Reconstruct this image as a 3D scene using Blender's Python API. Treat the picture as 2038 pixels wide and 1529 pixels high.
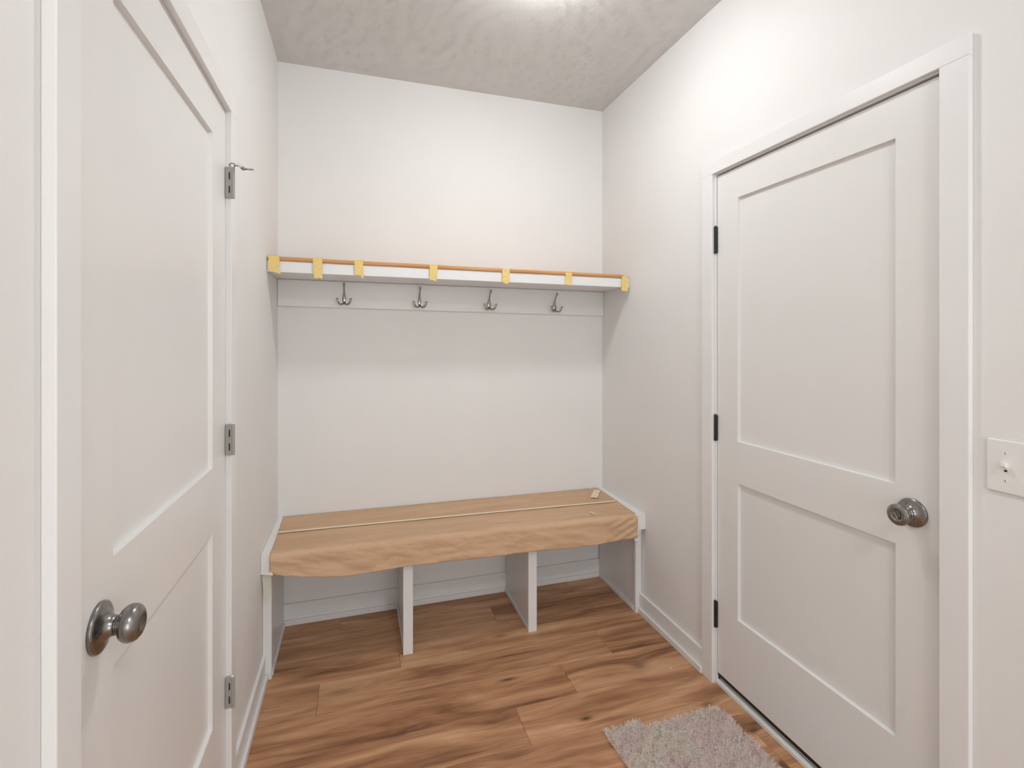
import bpy, bmesh, math, random
from mathutils import Vector, Matrix, noise
import numpy as np

for o in list(bpy.data.objects):
    bpy.data.objects.remove(o, do_unlink=True)
S = bpy.context.scene
COL = S.collection

# ------------------------------------------------------------------ camera, light, exposure
W, H, BACK = 1.7387, 2.72, -5.2          # room width, ceiling height, wall behind the camera
cam_d = bpy.data.cameras.new('camera')
cam_d.sensor_fit = 'HORIZONTAL'
cam_d.sensor_width = 36.0
cam_d.lens = 979.26 * 36.0 / 2038.0
cam_d.shift_y = -(764.5 - 676.67) / 2038.0
cam_d.clip_start = 0.02
cam = bpy.data.objects.new('camera', cam_d)
COL.objects.link(cam)
cam.location = (0.3676, -2.5998, 1.378)
cam.rotation_euler = (math.pi / 2, 0, -0.3038)
S.camera = cam

S.view_settings.view_transform = 'Standard'
S.view_settings.look = 'None'
S.view_settings.gamma = 1.0
S.view_settings.use_curve_mapping = False
S.view_settings.exposure = 0.08

world = bpy.data.worlds.new('world')
S.world = world
world.use_nodes = True
world.node_tree.nodes['Background'].inputs[0].default_value = (0.02, 0.02, 0.02, 1)
world.node_tree.nodes['Background'].inputs[1].default_value = 1.0

L1 = (1.0, -1.01)          # ceiling light over the entry bench
L2 = (0.95, -3.5)         # ceiling light further back
LIGHT_COL = (0.985, 0.998, 1.0)


LAMP_1, LAMP_2 = 77.0, 72.0          # emission of the two flush ceiling lamps
d = bpy.data.lights.new('rear_fill', 'AREA')     # added fill light, shining through an invented opening behind the camera
d.shape = 'RECTANGLE'
d.size, d.size_y = 1.36, 1.7
d.energy = 30.0
d.color = (0.93, 0.98, 1.0)
o = bpy.data.objects.new('rear_fill', d)
COL.objects.link(o)
o.location = (W / 2, BACK - 0.10, 1.30)
o.rotation_euler = (math.pi / 2, 0, 0)

# ------------------------------------------------------------------ materials


class NT:
    def __init__(self, name):
        self.m = bpy.data.materials.new(name)
        self.m.use_nodes = True
        self.t = self.m.node_tree
        self.b = self.t.nodes['Principled BSDF']

    def n(self, typ, **kw):
        nd = self.t.nodes.new(typ)
        for k, v in kw.items():
            setattr(nd, k, v)
        return nd

    def l(self, a, b):
        self.t.links.new(a, b)

    def math(self, op, a, b=None, c=None, clamp=False):
        nd = self.n('ShaderNodeMath', operation=op)
        nd.use_clamp = clamp
        for i, v in enumerate((a, b, c)):
            if v is None:
                continue
            if isinstance(v, (int, float)):
                nd.inputs[i].default_value = v
            else:
                self.l(v, nd.inputs[i])
        return nd.outputs[0]

    def noise(self, vec, scale, detail=3, rough=0.5, dist=0.0):
        nd = self.n('ShaderNodeTexNoise')
        nd.inputs['Scale'].default_value = scale
        nd.inputs['Detail'].default_value = detail
        nd.inputs['Roughness'].default_value = rough
        nd.inputs['Distortion'].default_value = dist
        if vec is not None:
            self.l(vec, nd.inputs['Vector'])
        return nd.outputs['Fac']

    def ramp(self, fac, stops):
        nd = self.n('ShaderNodeValToRGB')
        el = nd.color_ramp.elements
        while len(el) < len(stops):
            el.new(0.5)
        for e, (p, c) in zip(el, stops):
            e.position = p
            e.color = (*c, 1) if len(c) == 3 else c
        self.l(fac, nd.inputs[0])
        return nd.outputs[0]

    def mix(self, fac, a, b, mode='MIX'):
        nd = self.n('ShaderNodeMix', data_type='RGBA', blend_type=mode)
        for i, v in ((0, fac), (6, a), (7, b)):
            if isinstance(v, (int, float)):
                nd.inputs[i].default_value = v
            elif isinstance(v, tuple):
                nd.inputs[i].default_value = (*v, 1)
            else:
                self.l(v, nd.inputs[i])
        return nd.outputs[2]

    def bump(self, h, strength, dist):
        nd = self.n('ShaderNodeBump')
        nd.inputs['Strength'].default_value = strength
        nd.inputs['Distance'].default_value = dist
        self.l(h, nd.inputs['Height'])
        self.l(nd.outputs[0], self.b.inputs['Normal'])

    def pos(self):
        return self.n('ShaderNodeNewGeometry').outputs['Position']


def paint(name, col, rough, bscale=0, bstr=0.1, bdist=0.001, var=0.015, spec=0.5):
    t = NT(name)
    p = t.pos()
    f = t.noise(p, 2.3, 3)
    lo = tuple(c * (1 - var) for c in col)
    hi = tuple(min(1, c * (1 + var)) for c in col)
    t.l(t.ramp(f, [(0.3, lo), (0.7, hi)]), t.b.inputs['Base Color'])
    t.b.inputs['Roughness'].default_value = rough
    t.b.inputs['Specular IOR Level'].default_value = spec
    if bscale:
        t.bump(t.noise(p, bscale, 4, 0.6), bstr, bdist)
    return t.m


M = {}
M['wall'] = paint('wall_paint', (0.845, 0.838, 0.828), 0.62, 160, 0.25, 0.0012)
M['trim'] = paint('trim_paint', (0.855, 0.852, 0.85), 0.33, 60, 0.05, 0.0005)
M['door'] = paint('door_paint', (0.83, 0.822, 0.81), 0.34, 90, 0.06, 0.0004)
M['bench'] = paint('bench_paint', (0.83, 0.832, 0.832), 0.36, 70, 0.05, 0.0004)
M['plastic'] = paint('switch_plastic', (0.86, 0.85, 0.83), 0.25)
M['sill'] = paint('grey_sill', (0.52, 0.51, 0.50), 0.4, 120, 0.1, 0.0004)
M['rubber'] = paint('black_rubber', (0.012, 0.012, 0.012), 0.55, 200, 0.2, 0.0005)
M['black_metal'] = paint('black_hinge_metal', (0.014, 0.014, 0.014), 0.38, 300, 0.1, 0.0003)
M['hole'] = paint('dark_slot', (0.02, 0.018, 0.016), 0.8)
M['white_rubber'] = paint('white_rubber', (0.80, 0.79, 0.76), 0.5)
M['grey_metal'] = paint('painted_hinge_metal', (0.36, 0.345, 0.325), 0.42, 200, 0.1, 0.0003)
M['masking'] = paint('pale_masking_tape', (0.88, 0.74, 0.54), 0.6, 300, 0.3, 0.0004)
M['white_tape'] = paint('white_masking_paper', (0.87, 0.86, 0.84), 0.6, 90, 0.5, 0.0015)
M['cream_tape'] = paint('cream_masking_tape', (0.76, 0.75, 0.65), 0.6, 90, 0.5, 0.0012)


def yellow_tape():
    t = NT('yellow_masking_tape')
    p = t.pos()
    f = t.noise(p, 120, 3, 0.6)
    t.l(t.ramp(f, [(0.3, (0.80, 0.56, 0.17)), (0.7, (0.90, 0.70, 0.28))]), t.b.inputs['Base Color'])
    t.b.inputs['Roughness'].default_value = 0.55
    t.bump(f, 0.4, 0.0006)
    return t.m


M['tape'] = yellow_tape()


def kraft(name, a, b):
    t = NT(name)
    p = t.pos()
    mp = t.n('ShaderNodeMapping')
    mp.inputs['Scale'].default_value = (2.5, 16, 16)
    t.l(p, mp.inputs[0])
    f = t.noise(mp.outputs[0], 1.5, 4, 0.55, 0.4)
    g = t.noise(p, 420, 2, 0.5)
    c = t.ramp(f, [(0.3, a), (0.7, b)])
    c = t.mix(0.12, c, t.ramp(g, [(0.3, (0.1, 0.06, 0.03)), (0.7, (1, 0.9, 0.75))]), 'OVERLAY')
    t.l(c, t.b.inputs['Base Color'])
    t.b.inputs['Roughness'].default_value = 0.62
    t.b.inputs['Specular IOR Level'].default_value = 0.35
    t.bump(t.noise(p, 60, 4, 0.55), 0.25, 0.0015)
    return t.m


M['kraft'] = kraft('kraft_paper', (0.58, 0.375, 0.235), (0.69, 0.465, 0.305))
M['kraft2'] = kraft('kraft_paper_shelf', (0.56, 0.28, 0.11), (0.66, 0.36, 0.16))


def ceiling_mat():
    t = NT('stomped_ceiling_texture')
    p = t.pos()
    w = t.n('ShaderNodeTexNoise')
    w.inputs['Scale'].default_value = 5.0
    w.inputs['Detail'].default_value = 2
    t.l(p, w.inputs['Vector'])
    # direction field: rotate stretched noise locally to get the short crow's-foot strokes
    add = t.n('ShaderNodeVectorMath', operation='MULTIPLY_ADD')
    t.l(w.outputs['Color'], add.inputs[0])
    add.inputs[1].default_value = (0.35, 0.35, 0.0)
    t.l(p, add.inputs[2])
    vo = t.n('ShaderNodeTexVoronoi', feature='F1')
    vo.inputs['Scale'].default_value = 13
    t.l(p, vo.inputs['Vector'])
    d = t.n('ShaderNodeVectorMath', operation='SUBTRACT')
    t.l(p, d.inputs[0])
    t.l(vo.outputs['Position'], d.inputs[1])
    sep = t.n('ShaderNodeSeparateXYZ')
    t.l(d.outputs[0], sep.inputs[0])
    ang = t.math('ARCTAN2', sep.outputs[1], sep.outputs[0])
    com = t.n('ShaderNodeCombineXYZ')
    t.l(t.math('MULTIPLY', ang, 5.0), com.inputs[0])
    t.l(t.math('MULTIPLY', vo.outputs['Distance'], 7.0), com.inputs[1])
    t.l(t.math('MULTIPLY', t.noise(p, 8, 1), 3.0), com.inputs[2])
    strokes = t.noise(com.outputs[0], 1.6, 3, 0.6, 0.5)
    s2 = t.math('POWER', t.math('MULTIPLY', t.math('ABSOLUTE', t.math('SUBTRACT', strokes, 0.5)), 5.0, clamp=True), 0.7)
    fine = t.noise(add.outputs[0], 45, 3, 0.6, 1.2)
    h = t.math('ADD', t.math('MULTIPLY', s2, 0.8), t.math('MULTIPLY', fine, 0.7))
    t.b.inputs['Base Color'].default_value = (0.87, 0.86, 0.845, 1)
    t.b.inputs['Roughness'].default_value = 0.55
    t.bump(h, 0.6, 0.006)
    return t.m


M['ceiling'] = ceiling_mat()


def metal(name, col, rough, stretch=(1, 1, 1)):
    t = NT(name)
    tc = t.n('ShaderNodeTexCoord')
    mp = t.n('ShaderNodeMapping')
    mp.inputs['Scale'].default_value = stretch
    t.l(tc.outputs['Object'], mp.inputs[0])
    f = t.noise(mp.outputs[0], 60, 3)
    t.b.inputs['Metallic'].default_value = 1.0
    t.b.inputs['Base Color'].default_value = (*col, 1)
    t.l(t.math('ADD', t.math('MULTIPLY', f, 0.10), rough - 0.05), t.b.inputs['Roughness'])
    return t.m


M['nickel'] = metal('satin_nickel', (0.27, 0.26, 0.25), 0.27, (6, 1, 1))
M['hook_metal'] = metal('brushed_hook_metal', (0.36, 0.34, 0.32), 0.20)


def lamp_mat(name, power):
    t = NT(name)
    t.b.inputs['Base Color'].default_value = (0.9, 0.9, 0.88, 1)
    t.b.inputs['Emission Color'].default_value = (*LIGHT_COL, 1)
    t.b.inputs['Emission Strength'].default_value = power
    return t.m


M['lamp_1'] = lamp_mat('lamp_diffuser', LAMP_1)
M['lamp_2'] = lamp_mat('lamp_diffuser_rear', LAMP_2)

KNOTS = [(0.33, -0.385, .055, .022, .55), (0.948, -0.690, .050, .012, .9), (1.160, -0.972, .026, .012, 1.0), (0.83, -0.885, .05, .02, .65),
         (1.50, -0.775, .045, .03, .75), (0.50, -0.845, .05, .014, .7), (1.63, -1.045, .035, .015, .7), (0.30, -0.56, .07, .02, .55),
         (1.70, -1.20, .025, .012, 1.0), (1.00, -0.40, .04, .014, .6), (0.86, -1.05, .06, .02, .5), (0.18, -0.95, .05, .016, .5)]


def wood():
    t = NT('vinyl_wood_plank')
    p = t.pos()
    oi = t.n('ShaderNodeObjectInfo')
    off = t.n('ShaderNodeCombineXYZ')
    t.l(t.math('MULTIPLY', oi.outputs['Random'], 31.0), off.inputs[0])
    t.l(t.math('MULTIPLY', oi.outputs['Random'], 57.0), off.inputs[1])
    t.l(t.math('MULTIPLY', oi.outputs['Random'], 13.0), off.inputs[2])
    sep = t.n('ShaderNodeSeparateXYZ')
    t.l(p, sep.inputs[0])
    x, y = sep.outputs[0], sep.outputs[1]
    ksum = None
    kdark = None
    for kx, ky, sx, sy, st in KNOTS:
        dx = t.math('MULTIPLY', t.math('SUBTRACT', x, kx), 1 / sx)
        dy = t.math('MULTIPLY', t.math('SUBTRACT', y, ky), 1 / sy)
        d2 = t.math('ADD', t.math('MULTIPLY', dx, dx), t.math('MULTIPLY', dy, dy))
        e = t.math('POWER', 2.718, t.math('MULTIPLY', d2, -0.35))
        e2 = t.math('MULTIPLY', t.math('POWER', 2.718, t.math('MULTIPLY', d2, -1.6)), st)
        ksum = e if ksum is None else t.math('ADD', ksum, e)
        kdark = e2 if kdark is None else t.math('ADD', kdark, e2)
    low = t.noise(p, 3.2, 2)
    yw = t.math('ADD', y, t.math('ADD', t.math('MULTIPLY', low, 0.035), t.math('MULTIPLY', ksum, 0.020)))
    base = t.n('ShaderNodeCombineXYZ')
    t.l(x, base.inputs[0])
    t.l(yw, base.inputs[1])
    v = t.n('ShaderNodeVectorMath', operation='ADD')
    t.l(base.outputs[0], v.inputs[0])
    t.l(off.outputs[0], v.inputs[1])

    def sc(s):
        m = t.n('ShaderNodeVectorMath', operation='MULTIPLY')
        t.l(v.outputs[0], m.inputs[0])
        m.inputs[1].default_value = s
        return m.outputs[0]
    broad = t.noise(sc((1.0, 6.5, 1)), 1.5, 4, 0.55, 0.8)
    mid = t.noise(sc((1.6, 26, 1)), 1.4, 5, 0.6, 0.7)
    fine = t.noise(sc((7, 190, 1)), 1.0, 4, 0.65, 0.3)
    tone = t.math('ADD', t.math('MULTIPLY', broad, 0.66), t.math('MULTIPLY', mid, 0.34))
    tone = t.math('ADD', tone, t.math('MULTIPLY', t.math('SUBTRACT', oi.outputs['Random'], 0.5), 0.07))
    c = t.ramp(tone, [(0.32, (0.18, 0.078, 0.040)), (0.41, (0.38, 0.186, 0.094)), (0.51, (0.56, 0.300, 0.160)), (0.66, (0.73, 0.455, 0.275))])
    c = t.mix(1.0, c, t.ramp(fine, [(0.30, (0.86, 0.84, 0.82)), (0.60, (1.04, 1.04, 1.03))]), 'MULTIPLY')
    dk = t.ramp(t.noise(sc((1.1, 30, 1)), 1.2, 4, 0.6, 1.0), [(0.58, (0, 0, 0)), (0.76, (1, 1, 1))])
    c = t.mix(t.math('MULTIPLY', dk, 0.50), c, (0.13, 0.065, 0.038))
    kd = t.math('MULTIPLY', kdark, t.math('ADD', t.math('MULTIPLY', mid, 1.6), 0.0), clamp=True)
    c = t.mix(kd, c, (0.070, 0.036, 0.024))
    t.l(c, t.b.inputs['Base Color'])
    t.l(t.math('ADD', t.math('MULTIPLY', fine, 0.25), 0.34), t.b.inputs['Roughness'])
    t.b.inputs['Specular IOR Level'].default_value = 0.35
    t.bump(t.math('ADD', fine, mid), 0.12, 0.0006)
    return t.m


M['wood'] = wood()


def pile_mat():
    t = NT('shaggy_pile')
    p = t.pos()
    at = t.n('ShaderNodeAttribute', attribute_name='tone')
    f = t.noise(p, 9, 3)
    c = t.ramp(at.outputs['Fac'], [(0.0, (0.50, 0.42, 0.41)), (0.15, (0.90, 0.83, 0.79)), (0.8, (0.96, 0.925, 0.89)), (1.0, (0.97, 0.96, 0.94))])
    pink = t.ramp(f, [(0.42, (1, 0.98, 0.945)), (0.66, (1.0, 0.925, 0.935))])
    c = t.mix(1.0, c, pink, 'MULTIPLY')
    t.l(c, t.b.inputs['Base Color'])
    t.b.inputs['Roughness'].default_value = 0.9
    t.b.inputs['Specular IOR Level'].default_value = 0.1
    tr = t.n('ShaderNodeBsdfTranslucent')
    t.l(c, tr.inputs['Color'])
    ms = t.n('ShaderNodeMixShader')
    ms.inputs[0].default_value = 0.5
    t.l(t.b.outputs[0], ms.inputs[1])
    t.l(tr.outputs[0], ms.inputs[2])
    t.l(ms.outputs[0], t.t.nodes['Material Output'].inputs['Surface'])
    return t.m


M['pile'] = pile_mat()
M['mat_base'] = paint('rug_backing', (0.75, 0.68, 0.62), 0.9, 200, 0.3, 0.001)

# ------------------------------------------------------------------ helpers


def link(name, bm, mat, parent=None, smooth=False, recalc=True):
    """bmesh in world coordinates -> one mesh object; if parented, moved into the parent's frame"""
    if recalc:
        bmesh.ops.recalc_face_normals(bm, faces=bm.faces)
    me = bpy.data.meshes.new(name)
    if smooth:
        for f in bm.faces:
            f.smooth = True
    bm.to_mesh(me)
    bm.free()
    mats = mat if isinstance(mat, (list, tuple)) else [mat]
    for m in mats:
        me.materials.append(M[m])
    o = bpy.data.objects.new(name, me)
    COL.objects.link(o)
    if parent is not None:
        o.parent = parent
        o.matrix_parent_inverse = root_matrix(parent).inverted()
    return o


def root_matrix(o):
    m = o.matrix_basis.copy()
    if o.parent is not None:
        m = root_matrix(o.parent) @ o.matrix_parent_inverse @ m
    return m


def tag(o, label=None, cat=None, group=None, kind=None):
    for k, v in (('label', label), ('category', cat), ('group', group), ('kind', kind)):
        if v:
            o[k] = v
    return o


def empty(name, loc, label=None, cat=None, group=None, kind=None, rot=(0, 0, 0)):
    o = bpy.data.objects.new(name, None)
    o.empty_display_size = 0.05
    COL.objects.link(o)
    o.location = loc
    o.rotation_euler = rot
    return tag(o, label, cat, group, kind)


def box(bm, x0, x1, y0, y1, z0, z1, bev=0.0, seg=1):
    x0, x1 = sorted((x0, x1)); y0, y1 = sorted((y0, y1)); z0, z1 = sorted((z0, z1))
    t = bmesh.new()
    vs = [t.verts.new((x, y, z)) for x in (x0, x1) for y in (y0, y1) for z in (z0, z1)]
    for f in ((0, 1, 3, 2), (4, 6, 7, 5), (0, 4, 5, 1), (2, 3, 7, 6), (0, 2, 6, 4), (1, 5, 7, 3)):
        t.faces.new([vs[i] for i in f])
    if bev:
        bmesh.ops.bevel(t, geom=list(t.edges), offset=bev, segments=seg, affect='EDGES', profile=0.5)
    merge(bm, t)
    return bm


def merge(bm, t):
    mp = {v: bm.verts.new(v.co) for v in t.verts}
    for f in t.faces:
        nf = bm.faces.new([mp[v] for v in f.verts])
        nf.smooth = f.smooth
    t.free()


def B(*args, **kw):
    return box(bmesh.new(), *args, **kw)


def prism(pts, fn, depth):
    """closed 2-D outline, mapped by fn(a, b, d) with d = 0 and d = depth"""
    bm = bmesh.new()
    f0 = [bm.verts.new(fn(a, b, 0.0)) for a, b in pts]
    f1 = [bm.verts.new(fn(a, b, depth)) for a, b in pts]
    n = len(pts)
    bm.faces.new(f0)
    bm.faces.new(f1)
    for i in range(n):
        bm.faces.new((f0[i], f0[(i + 1) % n], f1[(i + 1) % n], f1[i]))
    return bm


def lathe(profile, origin, axis, seg=40, bm=None):
    """profile of (distance along axis, radius)"""
    bm = bm or bmesh.new()
    ax = Vector(axis).normalized()
    u = ax.orthogonal().normalized()
    w = ax.cross(u)
    o = Vector(origin)
    rings = []
    for d, r in profile:
        if r < 1e-6:
            rings.append([bm.verts.new(o + ax * d)])
        else:
            rings.append([bm.verts.new(o + ax * d + (u * math.cos(a) + w * math.sin(a)) * r)
                          for a in (2 * math.pi * i / seg for i in range(seg))])
    for a, b in zip(rings, rings[1:]):
        for i in range(seg):
            j = (i + 1) % seg
            if len(a) == 1 and len(b) == 1:
                continue
            if len(a) == 1:
                bm.faces.new((a[0], b[i], b[j]))
            elif len(b) == 1:
                bm.faces.new((a[i], a[j], b[0]))
            else:
                bm.faces.new((a[i], a[j], b[j], b[i]))
    for r in (rings[0], rings[-1]):
        if len(r) > 1:
            bm.faces.new(r)
    return bm


def tube(pts, radii, seg=12, bm=None, flat=1.0):
    """tapered tube along a smooth path, optionally flattened"""
    bm = bm or bmesh.new()
    P = [Vector(p) for p in pts]
    # Catmull-Rom resampling
    Q, R = [], []
    for i in range(len(P) - 1):
        p0, p1, p2, p3 = P[max(i - 1, 0)], P[i], P[i + 1], P[min(i + 2, len(P) - 1)]
        for k in range(6):
            s = k / 6
            Q.append(0.5 * ((2 * p1) + (p2 - p0) * s + (2 * p0 - 5 * p1 + 4 * p2 - p3) * s * s + (3 * p1 - p0 - 3 * p2 + p3) * s ** 3))
            R.append(radii[i] * (1 - s) + radii[i + 1] * s)
    Q.append(P[-1]); R.append(radii[-1])
    prev = None
    rings = []
    for i, q in enumerate(Q):
        t = (Q[min(i + 1, len(Q) - 1)] - Q[max(i - 1, 0)]).normalized()
        side = Vector((1, 0, 0)) if prev is None else prev
        side = (side - t * side.dot(t))
        if side.length < 1e-4:
            side = t.orthogonal()
        side.normalize()
        prev = side
        up = t.cross(side)
        rings.append([bm.verts.new(q + (side * math.cos(a) + up * math.sin(a) * flat) * R[i])
                      for a in (2 * math.pi * k / seg for k in range(seg))])
    for a, b in zip(rings, rings[1:]):
        for i in range(seg):
            j = (i + 1) % seg
            bm.faces.new((a[i], a[j], b[j], b[i]))
    bm.faces.new(rings[0]); bm.faces.new(rings[-1])
    return bm


def ball(bm, c, r, sx=1, sy=1, sz=1, u=16, v=10):
    t = bmesh.new()
    bmesh.ops.create_uvsphere(t, u_segments=u, v_segments=v, radius=r)
    for q in t.verts:
        q.co = Vector((q.co.x * sx, q.co.y * sy, q.co.z * sz)) + Vector(c)
    merge(bm, t)
    return bm


# ------------------------------------------------------------------ room shell
T = 0.12
# door openings: (y far, y near, top)
LD = (-0.980, -1.801, 2.055)
RD = (-0.953, -1.770, 2.052)


def wall_with_door(name, xin, xout, d, label):
    bm = bmesh.new()
    box(bm, xin, xout, 0, d[0], 0, H)
    box(bm, xin, xout, d[0], d[1], d[2], H)
    box(bm, xin, xout, d[1], BACK, 0, H)
    return tag(link(name, bm, 'wall'), label, 'wall', kind='structure')


wall_with_door('wall_left', 0, -T, LD, 'off-white left wall with the hinged panel door')
wall_with_door('wall_right', W, W + T, RD, 'off-white right wall with door and light switch')
tag(link('wall_back', B(-T, W + T, 0, T, 0, H), 'wall'), 'off-white back wall behind the shelf and bench', 'wall', kind='structure')
bm = B(-T, 0.19, BACK - T, BACK, 0, H)
box(bm, W - 0.19, W + T, BACK - T, BACK, 0, H)
box(bm, 0.19, W - 0.19, BACK - T, BACK, 2.15, H)
tag(link('wall_front', bm, 'wall'), 'off-white wall behind the camera', 'wall', kind='structure')
tag(link('ceiling', B(-T, W + T, BACK - T, T, H, H + 0.1), 'ceiling'), 'white stomp-textured ceiling', 'ceiling', kind='structure')
floor = tag(link('floor', B(-T, W + T, BACK - T, T, -0.06, -0.0062), 'hole'), 'brown wood-look plank floor', 'floor', kind='structure')

# planks: rows run along the back wall, butt joints staggered
random.seed(4)
PITCH, PLEN = 0.178, 1.215
first_joint = {-0.133: 1.02, -0.311: 0.540, -0.489: 0.2216, -0.667: 1.187, -0.845: 0.931}
row_top = 0.045
plank_cache = {}
while row_top > BACK:
    key = min(first_joint, key=lambda k: abs(k - row_top))
    j = first_joint[key] if abs(key - row_top) < 0.01 else random.uniform(0, PLEN)
    xs = []
    while j > 0.0:
        j -= PLEN
    j += PLEN
    while j < W:
        xs.append(j)
        j += PLEN
    edges = [-0.02] + xs + [W + 0.03]
    for a, b in zip(edges, edges[1:]):
        if b - a < 0.01:
            continue
        g = 0.0004
        link('plank', B(a + g, b - g, row_top - PITCH + g, row_top - g, -0.0062, 0, bev=0.0007), 'wood', floor)
    row_top -= PITCH


# door jambs and casings -----------------------------------------------------
def door_trim(n, side, d, leaf_y, top_in, cw, ct, ctop, label):
    """side: -1 left wall (x = 0, room towards +x), +1 right wall (x = W, room towards -x)"""
    X0 = 0.0 if side < 0 else W
    f = -side                      # direction into the room
    X = lambda w: X0 + f * w       # w > 0 proud of the wall
    yf, yn, zt = d
    root = empty('trim_%d' % n, (X0, yf, 0), label, 'door frame', kind='structure')
    g = 0.006
    jf, jn = leaf_y[0] + 0.0025, leaf_y[1] - 0.0045   # jamb faces
    link('jamb', B(X(0), X(-T), jf, yf + 0.001, 0, zt, bev=0.0008), 'trim', root)
    link('jamb', B(X(0), X(-T), yn - 0.001, jn, 0, zt, bev=0.0008), 'trim', root)
    link('jamb', B(X(0), X(-T), jn, jf, top_in - 0.004, zt, bev=0.0008), 'trim', root)
    # stop behind the leaf
    link('door_stop_strip', B(X(-0.040), X(-0.052), jf - 0.012, jf, 0, top_in - 0.006), 'trim', root)
    link('door_stop_strip', B(X(-0.040), X(-0.052), jn, jn + 0.012, 0, top_in - 0.006), 'trim', root)
    link('door_stop_strip', B(X(-0.040), X(-0.052), jn, jf, top_in - 0.018, top_in - 0.004), 'trim', root)
    cf, cn = leaf_y[0] + 0.0085, leaf_y[1] - 0.0105     # inner casing edges (a reveal of 6 mm)
    link('casing_board', B(X(0), X(ct), cf, cf + cw, 0, top_in, bev=0.0015, seg=2), 'trim', root)
    link('casing_board', B(X(0), X(ct), cn - cw, cn, 0, top_in, bev=0.0015, seg=2), 'trim', root)
    link('casing_board', B(X(0), X(ct), cn - cw, cf + cw, top_in, ctop, bev=0.0015, seg=2), 'trim', root)
    return root


LEAF_L = (-0.992, -1.790)
LEAF_R = (-0.9645, -1.7533)
door_trim(1, -1, LD, LEAF_L, 2.045, 0.058, 0.016, 2.103, 'white casing and jamb round the left door')
door_trim(2, 1, RD, LEAF_R, 2.043, 0.062, 0.015, 2.095, 'white casing and jamb round the right door')


# panel doors ------------------------------------------------------------------
def rect_ring(bm, fn, outer, holes):
    """front face with rectangular holes: grid over all cuts; fn(u, z, w)"""
    us = sorted({outer[0], outer[1]} | {h[0] for h in holes} | {h[1] for h in holes})
    zs = sorted({outer[2], outer[3]} | {h[2] for h in holes} | {h[3] for h in holes})
    vs = {}

    def v(u, z):
        if (u, z) not in vs:
            vs[(u, z)] = bm.verts.new(fn(u, z, 0))
        return vs[(u, z)]
    for a, b in zip(us, us[1:]):
        for c, d in zip(zs, zs[1:]):
            if any(a >= h[0] - 1e-6 and b <= h[1] + 1e-6 and c >= h[2] - 1e-6 and d <= h[3] + 1e-6 for h in holes):
                continue
            bm.faces.new((v(a, c), v(b, c), v(b, d), v(a, d)))
    return v


def panel_door(n, fn, width, z0, z1, holes, label, depth=0.0105, cham=0.0025, thick=0.035):
    root = empty('door_%d' % n, fn(0, z0, 0), label, 'door', kind='structure')
    bm = bmesh.new()
    v = rect_ring(bm, fn, (0, width, z0, z1), holes)
    for a, b, c, d in holes:
        o = [v(a, c), v(b, c), v(b, d), v(a, d)]
        i = [bm.verts.new(fn(u, z, -depth)) for u, z in ((a + cham, c + cham), (b - cham, c + cham), (b - cham, d - cham), (a + cham, d - cham))]
        for k in range(4):
            bm.faces.new((o[k], o[(k + 1) % 4], i[(k + 1) % 4], i[k]))
        # bring the recess walls back to the core of the slab
        q = [bm.verts.new(fn(u, z, -depth - 0.006)) for u, z in ((a + cham, c + cham), (b - cham, c + cham), (b - cham, d - cham), (a + cham, d - cham))]
        for k in range(4):
            bm.faces.new((i[k], i[(k + 1) % 4], q[(k + 1) % 4], q[k]))
    # edges and back of the slab
    zs = sorted({z0, z1} | {h[2] for h in holes} | {h[3] for h in holes})
    us = sorted({0, width} | {h[0] for h in holes} | {h[1] for h in holes})
    back = {}

    def bk(u, z):
        if (u, z) not in back:
            back[(u, z)] = bm.verts.new(fn(u, z, -thick))
        return back[(u, z)]
    for a, b in zip(zs, zs[1:]):
        for u in (0, width):
            bm.faces.new((v(u, a), v(u, b), bk(u, b), bk(u, a)))
    for a, b in zip(us, us[1:]):
        for z in (z0, z1):
            bm.faces.new((v(a, z), v(b, z), bk(b, z), bk(a, z)))
        for c, d in zip(zs, zs[1:]):
            bm.faces.new((bk(a, c), bk(b, c), bk(b, d), bk(a, d)))
    link('door_slab', bm, 'door', root)
    for a, b, c, d in holes:
        p, q = fn(a + cham, c + cham, -depth), fn(b - cham, d - cham, -depth - 0.012)
        link('door_panel', B(p[0], q[0], p[1], q[1], p[2], q[2]), 'door', root)
    return root


fnL = lambda u, z, w: (0.0 + w, LEAF_L[0] - u, z)
fnR = lambda u, z, w: (W + 0.005 - w, LEAF_R[0] - u, z)
door_l = panel_door(1, fnL, 0.798, 0.012, 2.038, [(0.124, 0.680, 0.343, 0.863), (0.124, 0.680, 1.037, 1.930)],
                    'off-white two-panel door with grey hinges and nickel knob, left wall')
door_r = panel_door(2, fnR, 0.7888, 0.048, 2.033, [(0.1095, 0.6840, 0.3125, 0.8318), (0.1095, 0.6840, 0.9915, 1.9195)],
                    'off-white two-panel door with black hinges, right wall')

# black sweep under the right leaf
link('door_sweep', B(W + 0.008, W + 0.040, LEAF_R[0] + 0.001, LEAF_R[1] - 0.001, 0.030, 0.0485, bev=0.002), 'rubber', door_r)

# right threshold: white strip in front of a grey sill
th = empty('trim_3', (W, RD[0], 0), 'white strip and grey sill under the right door', 'threshold', kind='structure')
link('sill', B(W + 0.016, W + T, LEAF_R[0] + 0.002, LEAF_R[1] - 0.004, 0, 0.030, bev=0.004), 'sill', th)
link('threshold_strip', B(W - 0.001, W + 0.0145, LEAF_R[0] + 0.002, LEAF_R[1] - 0.004, 0, 0.018, bev=0.002), 'trim', th)
link('corner_seal', B(W + 0.012, W + 0.018, LEAF_R[0] - 0.001, LEAF_R[0] + 0.003, 0.018, 0.050), 'rubber', th)


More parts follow.
